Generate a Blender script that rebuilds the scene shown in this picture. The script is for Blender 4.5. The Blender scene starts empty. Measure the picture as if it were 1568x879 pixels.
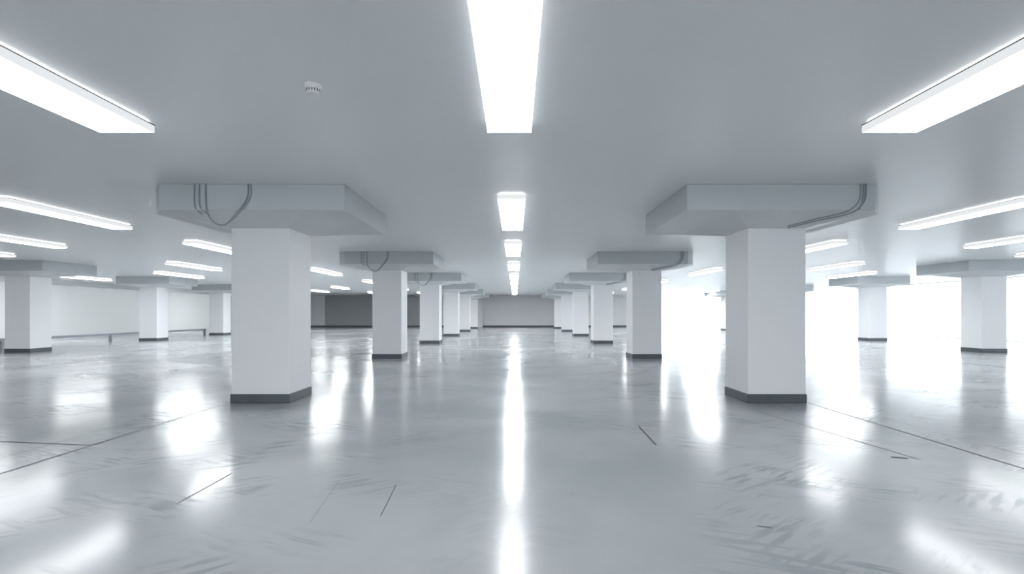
import bpy, math, random
from mathutils import Vector
random.seed(4)
scn = bpy.context.scene
scn.view_settings.view_transform = 'Standard'
scn.view_settings.exposure = 0.6

EYE = 1.24
CEIL = EYE + 1.627
F = 830.0

# ---------------------------------------------------------------- materials
def new_mat(name):
    m = bpy.data.materials.new(name); m.use_nodes = True
    nt = m.node_tree
    return m, nt, nt.nodes["Principled BSDF"]

def painted(name, col, rough=0.5, var=0.04, scale=0.7, spec=0.5, bump=0.0):
    m, nt, b = new_mat(name)
    tc = nt.nodes.new("ShaderNodeTexCoord")
    n = nt.nodes.new("ShaderNodeTexNoise"); n.inputs["Scale"].default_value = scale
    n.inputs["Detail"].default_value = 5
    nt.links.new(tc.outputs["Object"], n.inputs["Vector"])
    r = nt.nodes.new("ShaderNodeValToRGB")
    r.color_ramp.elements[0].position = 0.3; r.color_ramp.elements[1].position = 0.7
    r.color_ramp.elements[0].color = tuple(max(0, c*(1-var)) for c in col) + (1,)
    r.color_ramp.elements[1].color = tuple(min(1, c*(1+var)) for c in col) + (1,)
    nt.links.new(n.outputs["Fac"], r.inputs["Fac"])
    nt.links.new(r.outputs["Color"], b.inputs["Base Color"])
    b.inputs["Roughness"].default_value = rough
    b.inputs["Specular IOR Level"].default_value = spec
    if bump:
        n2 = nt.nodes.new("ShaderNodeTexNoise"); n2.inputs["Scale"].default_value = 60
        nt.links.new(tc.outputs["Object"], n2.inputs["Vector"])
        bp = nt.nodes.new("ShaderNodeBump"); bp.inputs["Strength"].default_value = bump
        bp.inputs["Distance"].default_value = 0.01
        nt.links.new(n2.outputs["Fac"], bp.inputs["Height"])
        nt.links.new(bp.outputs["Normal"], b.inputs["Normal"])
    return m

def emit(name, col, s):
    m = bpy.data.materials.new(name); m.use_nodes = True
    nt = m.node_tree; nt.nodes.clear()
    e = nt.nodes.new("ShaderNodeEmission"); o = nt.nodes.new("ShaderNodeOutputMaterial")
    e.inputs[0].default_value = col + (1,); e.inputs[1].default_value = s
    nt.links.new(e.outputs[0], o.inputs[0])
    return m

M_COL = painted("white_column_paint", (0.83, 0.84, 0.855), 0.45, 0.015, 0.9, bump=0.03)
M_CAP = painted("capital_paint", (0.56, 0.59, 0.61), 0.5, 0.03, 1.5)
M_CAPU = painted("capital_soffit_lightened", (0.80, 0.82, 0.835), 0.5, 0.03, 1.5)  # underside colour lightened to offset the shade below the capital
M_PLINTH = painted("dark_plinth_paint", (0.085, 0.10, 0.112), 0.45, 0.15, 3)
M_CEIL = painted("ceiling_paint", (0.90, 0.92, 0.935), 0.33, 0.015, 0.35)
M_WALL = painted("white_wall_paint", (0.88, 0.89, 0.89), 0.5, 0.02, 0.3)
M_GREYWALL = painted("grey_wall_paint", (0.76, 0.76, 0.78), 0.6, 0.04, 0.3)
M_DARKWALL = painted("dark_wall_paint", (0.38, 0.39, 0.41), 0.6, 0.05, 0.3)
M_METAL = painted("grey_steel", (0.30, 0.32, 0.35), 0.35, 0.05, 4)
M_CABLE = painted("grey_cable", (0.32, 0.36, 0.40), 0.4, 0.05, 4)
M_FRAME = painted("window_frame_paint", (0.8, 0.83, 0.85), 0.4, 0.03, 4)
M_HOUSE = painted("lamp_housing", (0.85, 0.86, 0.87), 0.4, 0.01, 4)
M_GAPSHADE = painted("lamp_gap_shade", (0.20, 0.17, 0.16), 0.7, 0.1, 4)  # shadow gap above the housing, put in as a dark brown line
M_DET = painted("detector_plastic", (0.88, 0.88, 0.88), 0.4, 0.01, 4)
M_DARK = painted("dark_slot", (0.05, 0.055, 0.06), 0.6, 0.05, 4)
M_OUT = painted("pale_paving", (0.8, 0.82, 0.84), 0.7, 0.05, 0.4)
M_CRACK = painted("joint_dark", (0.09, 0.10, 0.115), 0.7, 0.2, 5, spec=0.2)
M_LAMP = emit("lamp_diffuser", (0.965, 0.985, 1.0), 8.5)
M_LAMPMID = emit("lamp_diffuser_mid", (0.965, 0.985, 1.0), 12)
M_LAMPHI = emit("lamp_diffuser_bright", (0.965, 0.985, 1.0), 26)
M_LSIDE = emit("lamp_side_glow", (0.95, 0.98, 1.0), 0.56)  # painted housing side, given a low glow so it looks lit
M_GLOWSTRIP = emit("added_glow_strip", (0.95, 0.98, 1.0), 3.5)  # glowing strip added above each lamp to brighten the ceiling

# glass
M_GLASS = bpy.data.materials.new("clear_glass"); M_GLASS.use_nodes = True
nt = M_GLASS.node_tree; nt.nodes.clear()
o = nt.nodes.new("ShaderNodeOutputMaterial"); t = nt.nodes.new("ShaderNodeBsdfTransparent")
g = nt.nodes.new("ShaderNodeBsdfGlossy"); g.inputs["Roughness"].default_value = 0.02
mx = nt.nodes.new("ShaderNodeMixShader"); mx.inputs[0].default_value = 0.05
nt.links.new(t.outputs[0], mx.inputs[1]); nt.links.new(g.outputs[0], mx.inputs[2])
nt.links.new(mx.outputs[0], o.inputs[0])
M_FROST = bpy.data.materials.new("frosted_glass"); M_FROST.use_nodes = True
nt = M_FROST.node_tree; nt.nodes.clear()
o = nt.nodes.new("ShaderNodeOutputMaterial"); t = nt.nodes.new("ShaderNodeBsdfTranslucent")
t.inputs[0].default_value=(0.20,0.203,0.200,1)
g = nt.nodes.new("ShaderNodeBsdfDiffuse"); g.inputs[0].default_value=(.85,.86,.86,1)
mx = nt.nodes.new("ShaderNodeMixShader"); mx.inputs[0].default_value = 0.5
nt.links.new(t.outputs[0], mx.inputs[1]); nt.links.new(g.outputs[0], mx.inputs[2])
nt.links.new(mx.outputs[0], o.inputs[0])

# floor : polished epoxy with scuffs
def floor_mat():
    m, nt, b = new_mat("polished_epoxy_floor")
    L = nt.links.new
    tc = nt.nodes.new("ShaderNodeTexCoord")
    def noise(scale, detail, sx=1, sy=1, rot=0, dist=0):
        mp = nt.nodes.new("ShaderNodeMapping")
        mp.vector_type='TEXTURE'
        mp.inputs["Scale"].default_value = (1/sx, 1/sy, 1); mp.inputs["Rotation"].default_value = (0, 0, rot)
        L(tc.outputs["Object"], mp.inputs["Vector"])
        n = nt.nodes.new("ShaderNodeTexNoise")
        n.inputs["Scale"].default_value = scale; n.inputs["Detail"].default_value = detail
        n.inputs["Distortion"].default_value = dist
        L(mp.outputs["Vector"], n.inputs["Vector"])
        return n.outputs["Fac"]
    def ramp(src, p0, p1, c0=0, c1=1):
        r = nt.nodes.new("ShaderNodeMapRange"); r.interpolation_type = 'SMOOTHSTEP'
        r.inputs["From Min"].default_value = p0; r.inputs["From Max"].default_value = p1
        r.inputs["To Min"].default_value = c0; r.inputs["To Max"].default_value = c1
        L(src, r.inputs["Value"]); return r.outputs["Result"]
    def math_(op, a, c):
        n = nt.nodes.new("ShaderNodeMath"); n.operation = op
        for i, v in enumerate((a, c)):
            if isinstance(v, (int, float)): n.inputs[i].default_value = v
            else: L(v, n.inputs[i])
        return n.outputs[0]
    def mixc(fac, a, c):
        n = nt.nodes.new("ShaderNodeMix"); n.data_type = 'RGBA'
        if isinstance(fac, (int, float)): n.inputs[0].default_value = fac
        else: L(fac, n.inputs[0])
        for i, v in ((6, a), (7, c)):
            if isinstance(v, tuple): n.inputs[i].default_value = v
            else: L(v, n.inputs[i])
        return n.outputs[2]
    big = noise(0.45, 5, 1, 1, 0.3, 0.6)
    base = mixc(ramp(big, 0.35, 0.65), (0.325, 0.347, 0.363, 1), (0.415, 0.433, 0.447, 1))
    # wear is concentrated on the driving lanes either side of the central walkway
    sep = nt.nodes.new("ShaderNodeSeparateXYZ"); L(tc.outputs["Object"], sep.inputs[0])
    ax = math_('ABSOLUTE', sep.outputs[0], 0)
    lane = ramp(ax, 0.5, 2.2, 0.15, 1.0)
    mask = ramp(noise(0.9, 4, 1, 1, 0.5, 0.2), 0.50, 0.64)
    streak = ramp(noise(3.0, 12, 6.0, 0.8, 1.15, 0.05), 0.46, 0.60)
    scuff = math_('MULTIPLY', mask, streak)
    mask2 = ramp(noise(0.85, 4, 1, 1, -0.9, 0.2), 0.51, 0.64)
    streak2 = ramp(noise(3.0, 12, 6.0, 0.8, -0.9, 0.05), 0.46, 0.60)
    scuff2 = math_('MULTIPLY', mask2, streak2)
    sc = math_('MULTIPLY', math_('MAXIMUM', scuff, scuff2), lane)
    col = mixc(math_('MULTIPLY', sc, 0.6), base, (0.12, 0.145, 0.17, 1))
    L(col, b.inputs["Base Color"])
    rr = ramp(noise(0.5, 4, 1, 1, 0, 0.4), 0.3, 0.7, 0.14, 0.19)
    rough = math_('ADD', rr, math_('MULTIPLY', sc, 0.08))
    L(rough, b.inputs["Roughness"])
    b.inputs["IOR"].default_value = 1.5
    b.inputs["Specular IOR Level"].default_value = 0.5
    bp = nt.nodes.new("ShaderNodeBump"); bp.inputs["Strength"].default_value = 0.3
    bp.inputs["Distance"].default_value = 0.0008
    L(noise(1.2, 2, 1, 1), bp.inputs["Height"]); L(bp.outputs["Normal"], b.inputs["Normal"])
    return m
M_FLOOR = floor_mat()

# ---------------------------------------------------------------- mesh builder
class MB:
    def __init__(s): s.v=[]; s.f=[]; s.mi=[]; s.mats=[]
    def mat(s, m):
        if m not in s.mats: s.mats.append(m)
        return s.mats.index(m)
    def poly(s, pts, m):
        i=len(s.v); s.v+= [tuple(p) for p in pts]; s.f.append(tuple(range(i,i+len(pts)))); s.mi.append(s.mat(m))
    def box(s, x0,x1,y0,y1,z0,z1, m, mbot=None, mtop=None):
        i=len(s.v)
        s.v += [(x0,y0,z0),(x1,y0,z0),(x1,y1,z0),(x0,y1,z0),(x0,y0,z1),(x1,y0,z1),(x1,y1,z1),(x0,y1,z1)]
        fs=[(0,3,2,1),(4,5,6,7),(0,1,5,4),(1,2,6,5),(2,3,7,6),(3,0,4,7)]
        ms=[mbot or m, mtop or m, m,m,m,m]
        for f,q in zip(fs,ms):
            s.f.append(tuple(i+k for k in f)); s.mi.append(s.mat(q))
    def frustum(s, lo, zl, hi, zh, m, mbot=None):
        n=len(lo); i=len(s.v)
        s.v += [(x,y,zl) for x,y in lo]+[(x,y,zh) for x,y in hi]
        s.f.append(tuple(i+k for k in reversed(range(n)))); s.mi.append(s.mat(mbot or m))
        s.f.append(tuple(i+n+k for k in range(n))); s.mi.append(s.mat(m))
        for k in range(n):
            k2=(k+1)%n
            s.f.append((i+k,i+k2,i+n+k2,i+n+k)); s.mi.append(s.mat(m))
    def build(s, name, loc=(0,0,0), bevel=0):
        me=bpy.data.meshes.new(name); me.from_pydata(s.v,[],s.f)
        for m in s.mats: me.materials.append(m)
        for p,k in zip(me.polygons,s.mi): p.material_index=k
        me.update()
        o=bpy.data.objects.new(name,me); o.location=loc
        scn.collection.objects.link(o)
        if bevel:
            b=o.modifiers.new("bevel",'BEVEL'); b.width=bevel; b.segments=2; b.limit_method='ANGLE'
        return o

# ---------------------------------------------------------------- room shell
XL, XR, YB, YF = -22.0, 22.0, -12.0, 49.0
fb = MB()
fb.box(XL-0.2, XR+0.2, YB-0.2, YF+0.2, -0.25, 0, M_FLOOR)
def px(x, y):   # measured floor position of a crack
    d = EYE*F/(y-480.0); return ((x-789)*d/F, d)
def strip(p, q, w, m=M_CRACK):
    p=Vector(p); q=Vector(q); d=(q-p).normalized(); n=Vector((-d.y,d.x))*w/2
    fb.poly([(*(p-n),0.0015),(*(q-n),0.0015),(*(q+n),0.0015),(*(p+n),0.0015)], m)
cracks=[((978,653),(1005,682),.018),((583,790),(607,742),.006),
        ((-200,668),(140,682),.024),((1160,630),(1405,703),.012),((475,800),(520,735),.002),
        ((1160,806),(1182,808),.012),((270,772),(355,725),.007),((1365,700),(1390,702),.04),
        ((778,637),(790,637),.03)]
for a,b_,w in cracks: strip(px(*a),px(*b_),w)
for x in (-3.98, 4.06): strip((x,-7),(x,48.5),.018)
for x in (-11.2, 11.2): strip((x,-7),(x,48.5),.018)
strip((-4.4,2),(-4.4,7.5),.006); strip((4.6,2),(4.3,7.5),.006)
floor = fb.build("floor")

cb=MB(); cb.box(XL-0.2, XR+0.2, YB-0.2, YF+0.2, CEIL, CEIL+0.3, M_CEIL); cb.build("ceiling")
w=MB(); w.box(XL-0.2, XL, YB, 12, 0, CEIL, M_WALL); w.box(XL-0.2, XL, 47, YF, 0, CEIL, M_WALL)
w.box(XL-0.2, XL, 12, 47, CEIL-.22, CEIL, M_WALL); w.build("wall_left")
w=MB(); w.box(XL, -15, YB-0.2, YB, 0, CEIL, M_WALL); w.box(15, XR, YB-0.2, YB, 0, CEIL, M_WALL); w.build("wall_back")
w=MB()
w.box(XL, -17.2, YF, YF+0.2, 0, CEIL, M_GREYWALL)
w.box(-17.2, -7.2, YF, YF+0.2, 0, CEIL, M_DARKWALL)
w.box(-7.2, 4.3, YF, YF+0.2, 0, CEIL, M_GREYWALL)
w.box(4.3, 12.5, YF, YF+0.2, 0, CEIL, M_WALL)
w.build("wall_front")
w=MB(); w.box(XR, XR+0.2, YB, 4, 0, CEIL, M_WALL); w.build("wall_right")
w=MB(); w.box(XL,12.5,YF-0.03,YF,0,0.16, M_PLINTH); w.build("baseboard_front")
w=MB(); w.box(-3.45,-2.95,YF-0.35,YF-0.03,0,CEIL,M_COL); w.build("trim_1")
w=MB(); w.box(3.75,4.3,YF-0.35,YF-0.03,0,CEIL,M_COL); w.build("trim_2")

def window(name, axis, c, a0, a1, n, top, pane, t=0.05):
    w=MB()
    def bx(u0,u1,z0,z1,m,th=0.04):
        if axis=='x': w.box(c-th,c+th,u0,u1,z0,z1,m)
        else: w.box(u0,u1,c-th,c+th,z0,z1,m)
    bx(a0,a1,0,0.03,M_FRAME); bx(a0,a1,top-0.04,top,M_FRAME)
    for i in range(n+1):
        u=a0+(a1-a0)*i/n
        bx(max(a0,u-t/2),min(a1,u+t/2),0.03,top-0.04,M_FRAME)
    if axis=='x': w.poly([(c,a0,.03),(c,a1,.03),(c,a1,top-.04),(c,a0,top-.04)],pane)
    else: w.poly([(a0,c,.03),(a1,c,.03),(a1,c,top-.04),(a0,c,top-.04)],pane)
    return w.build(name)
window("window_1",'x',XR+0.1,4,YF,1,CEIL,M_GLASS)
window("window_2",'y',YF+0.1,12.5,XR,3,CEIL,M_GLASS)
window("window_3",'x',XL-0.1,12,47,1,CEIL-.22,M_FROST)
window("unseen_fill_window",'y',YB-0.1,-15,15,10,CEIL,M_GLASS)  # unseen window behind the camera, added to light the column fronts
g=MB(); g.box(XR+0.2,260,-120,300,-0.3,-0.02,M_OUT); g.box(XL-60,XR+0.2,YF+0.2,300,-0.3,-0.02,M_OUT)
g.box(XL-60,XL-.2,-60,YF+0.2,-0.3,-0.02,M_OUT); g.box(XL-.2,XR+.2,-60,YB-.2,-0.3,-0.02,M_OUT); g.build("exterior_ground")

# ---------------------------------------------------------------- columns
def column(cx, cy, side, inner=1.38, outer=1.17):
    """side=-1: column left of aisle (inner face towards +x)."""
    w=MB(); s=-side; h=.4; zt=EYE+1.184; zc=EYE+1.30
    w.box(-h,h,-h,h,0,zt,M_COL)
    k=h+.012
    w.box(-k,k,-k,k,0,.125,M_PLINTH)
    def X(l):
        r=[(x*s,y) for x,y in l]
        return r if s>0 else r[::-1]
    d=1.08
    oc=X([(-outer+.22,-d),(inner,-d),(inner,d),(-outer+.22,d),(-outer,d-.28),(-outer,-d+.28)])
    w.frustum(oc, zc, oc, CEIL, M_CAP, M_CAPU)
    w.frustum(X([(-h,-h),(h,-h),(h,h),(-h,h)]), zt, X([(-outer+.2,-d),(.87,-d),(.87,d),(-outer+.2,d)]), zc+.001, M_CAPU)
    return w.build("concrete_column",(cx,cy,0),bevel=.008)
D0=7.9
for i in range(6):
    y=D0+7.4*i
    column(-3.53,y,-1,1.38,1.17)
    column(3.62,y,1,1.46,1.13)
for x,y in ((-15.8,17.6),(-16.6,24.9),(-17.1,31.4),(-16.9,38.8)): column(x,y,-1)
for x,y in ((15.2,17.6),(16.4,24.9),(16.2,32.3),(15.6,39.7)): column(x,y,1)

# ---------------------------------------------------------------- cables on the capitals
def tube(name, lists, r, loc, mir=1):
    cu=bpy.data.curves.new(name,'CURVE'); cu.dimensions='3D'; cu.bevel_depth=r; cu.bevel_resolution=3
    for pts in lists:
        sp=cu.splines.new('NURBS'); sp.points.add(len(pts)-1)
        for p,q in zip(sp.points,pts): p.co=(q[0]*mir,q[1],q[2],1)
        sp.use_endpoint_u=True; sp.order_u=3
    cu.materials.append(M_CABLE)
    o=bpy.data.objects.new(name,cu); o.location=loc; scn.collection.objects.link(o)
    return o
f=-1.09
for i in range(3):
    y=D0+7.4*i
    z=CEIL
    tube("electrical_cable",[
        [(-.50,f,z),(-.51,f,z-.2),(-.49,f,z-.33),(-.46,f+.1,z-.36)],
        [(-.44,f,z),(-.45,f,z-.2),(-.42,f,z-.33),(-.38,f+.12,z-.37)],
        [(-.36,f,z),(-.37,f,z-.3),(-.28,f-.02,z-.47),(-.14,f-.03,z-.54),(0.0,f-.03,z-.46),(.14,f,z-.27),(.23,f,z-.13),(.20,f,z)],
        [(.17,f,z),(.19,f,z-.15),(.06,f,z-.33),(-.02,f-.02,z-.44),(-.10,f-.02,z-.52)],
        ],.009,(-3.53,y,0))
    tube("electrical_cable",[
        [(.72,f,z),(.73,f,z-.15),(.68,f,z-.26),(.55,f,z-.36),(.35,f+.3,z-.38),(.10,f+.6,z-.43)],
        [(.79,f,z),(.80,f,z-.16),(.73,f,z-.28),(.60,f,z-.38),(.38,f+.3,z-.40),(.12,f+.62,z-.45)],
        [(.76,f,z),(.77,f,z-.2),(.70,f,z-.32)],
        ],.009,(3.62,y,0))

# ---------------------------------------------------------------- linear ceiling lamps
def lamp(x,y0,y1,wd=.40):
    w=MB(); h=wd/2; L=y1-y0
    # added strip for ceiling glow, painted shadow line, self-lit housing tray, bottom diffuser
    w.box(-h+.03,h-.03,.03,L-.03,-.018,0,M_GLOWSTRIP)
    if abs(x)>1: w.box(-h-.003,h+.003,-.003,L+.003,-.026,-.018,M_GAPSHADE)
    w.box(-h,h,0,L,-.085,-.022,M_LSIDE)
    m = M_LAMPHI if y0>16 else (M_LAMPMID if (y0>9 and abs(x)>1) else M_LAMP)
    w.poly([(-h+.006,.012,-.0865),(-h+.006,L-.012,-.0865),(h-.006,L-.012,-.0865),(h-.006,.012,-.0865)],m)
    return w.build("ceiling_lamp",(x,y0,CEIL))
for y0,y1 in ((-6,-3.2),(1.6,4.63),(7.3,10.1),(12,14.7),(16.9,19.6),(21.8,24.5),(26.8,29.5),(31.8,34.5),(36.8,39.5),(41.8,44.5)):  # first lamp is unseen behind the camera, added for front light
    lamp(-.05,y0,y1,.38)
for s in (-1,1):
    off=0.0 if s<0 else -.12
    for y0,y1 in ((1.5,4.63),): lamp(s*(3.31+off*1),y0,y1,.46)
    for y0,y1 in ((-1,1.8),(7.5,9.95),(12.0,14.7),(19.2,22.1),(26.0,28.4),(33.2,35.8),(40.5,43)): lamp(s*7.2,y0,y1,.36)
    for y0,y1 in ((10.2,12.8),(16.9,19.6),(24,26.7),(32,34.7),(40,42.7)): lamp(s*10.75,y0,y1,.36)
    for y0,y1 in ((12,14.8),(20.9,23.8),(28.5,31.3),(37,39.8)): lamp(s*13.8,y0,y1,.36)  # outer rows hold extra lamps added to brighten the far hall
for y0,y1 in ((13,15.8),(22.6,25.6),(34,37)): lamp(-19.2,y0,y1,.36)

# ---------------------------------------------------------------- smoke detector
w=MB()
def ring(r,z,n=32): return [(r*math.cos(2*math.pi*k/n), r*math.sin(2*math.pi*k/n)) for k in range(n)]
prof=[(.058,0),(.058,-.018),(.052,-.026),(.048,-.03),(.046,-.052),(.038,-.062),(.02,-.067)]
for (r0,z0),(r1,z1) in zip(prof,prof[1:]):
    w.frustum(ring(r1,z1),z1,ring(r0,z0),z0,M_DET)
for k in range(16):
    a=2*math.pi*(k+.5)/16; c,s_=math.cos(a),math.sin(a); r=.0495; t=.0035
    w.poly([(r*c-t*s_,r*s_+t*c,-.034),(r*c+t*s_,r*s_-t*c,-.034),((r-.002)*c+t*s_,(r-.002)*s_-t*c,-.051),((r-.002)*c-t*s_,(r-.002)*s_+t*c,-.051)],M_DARK)
w.build("smoke_detector",(-1.44,3.86,CEIL))

# ---------------------------------------------------------------- guard rail at left
w=MB()
w.box(-.05,.05,0,12.6,.26,.36,M_METAL)
for y in (.1,5.2,12.5): w.box(-.05,.05,y-.05,y+.05,0,.27,M_METAL)
w.build("guard_rail",(-18.0,18.9,0),bevel=.01)

# ---------------------------------------------------------------- world
wd=bpy.data.worlds.new("overcast_sky"); scn.world=wd; wd.use_nodes=True
bg=wd.node_tree.nodes["Background"]
bg.inputs[0].default_value=(0.90,0.955,1.0,1); bg.inputs[1].default_value=2.75

# ---------------------------------------------------------------- camera
cam=bpy.data.cameras.new("camera"); cam.sensor_width=36; cam.lens=36*F/1568
cam.shift_y=40.5/1568; cam.shift_x=-5/1568; cam.clip_end=500
co=bpy.data.objects.new("camera",cam); co.location=(0,0,EYE); co.rotation_euler=(math.pi/2,0,0)
scn.collection.objects.link(co); scn.camera=co
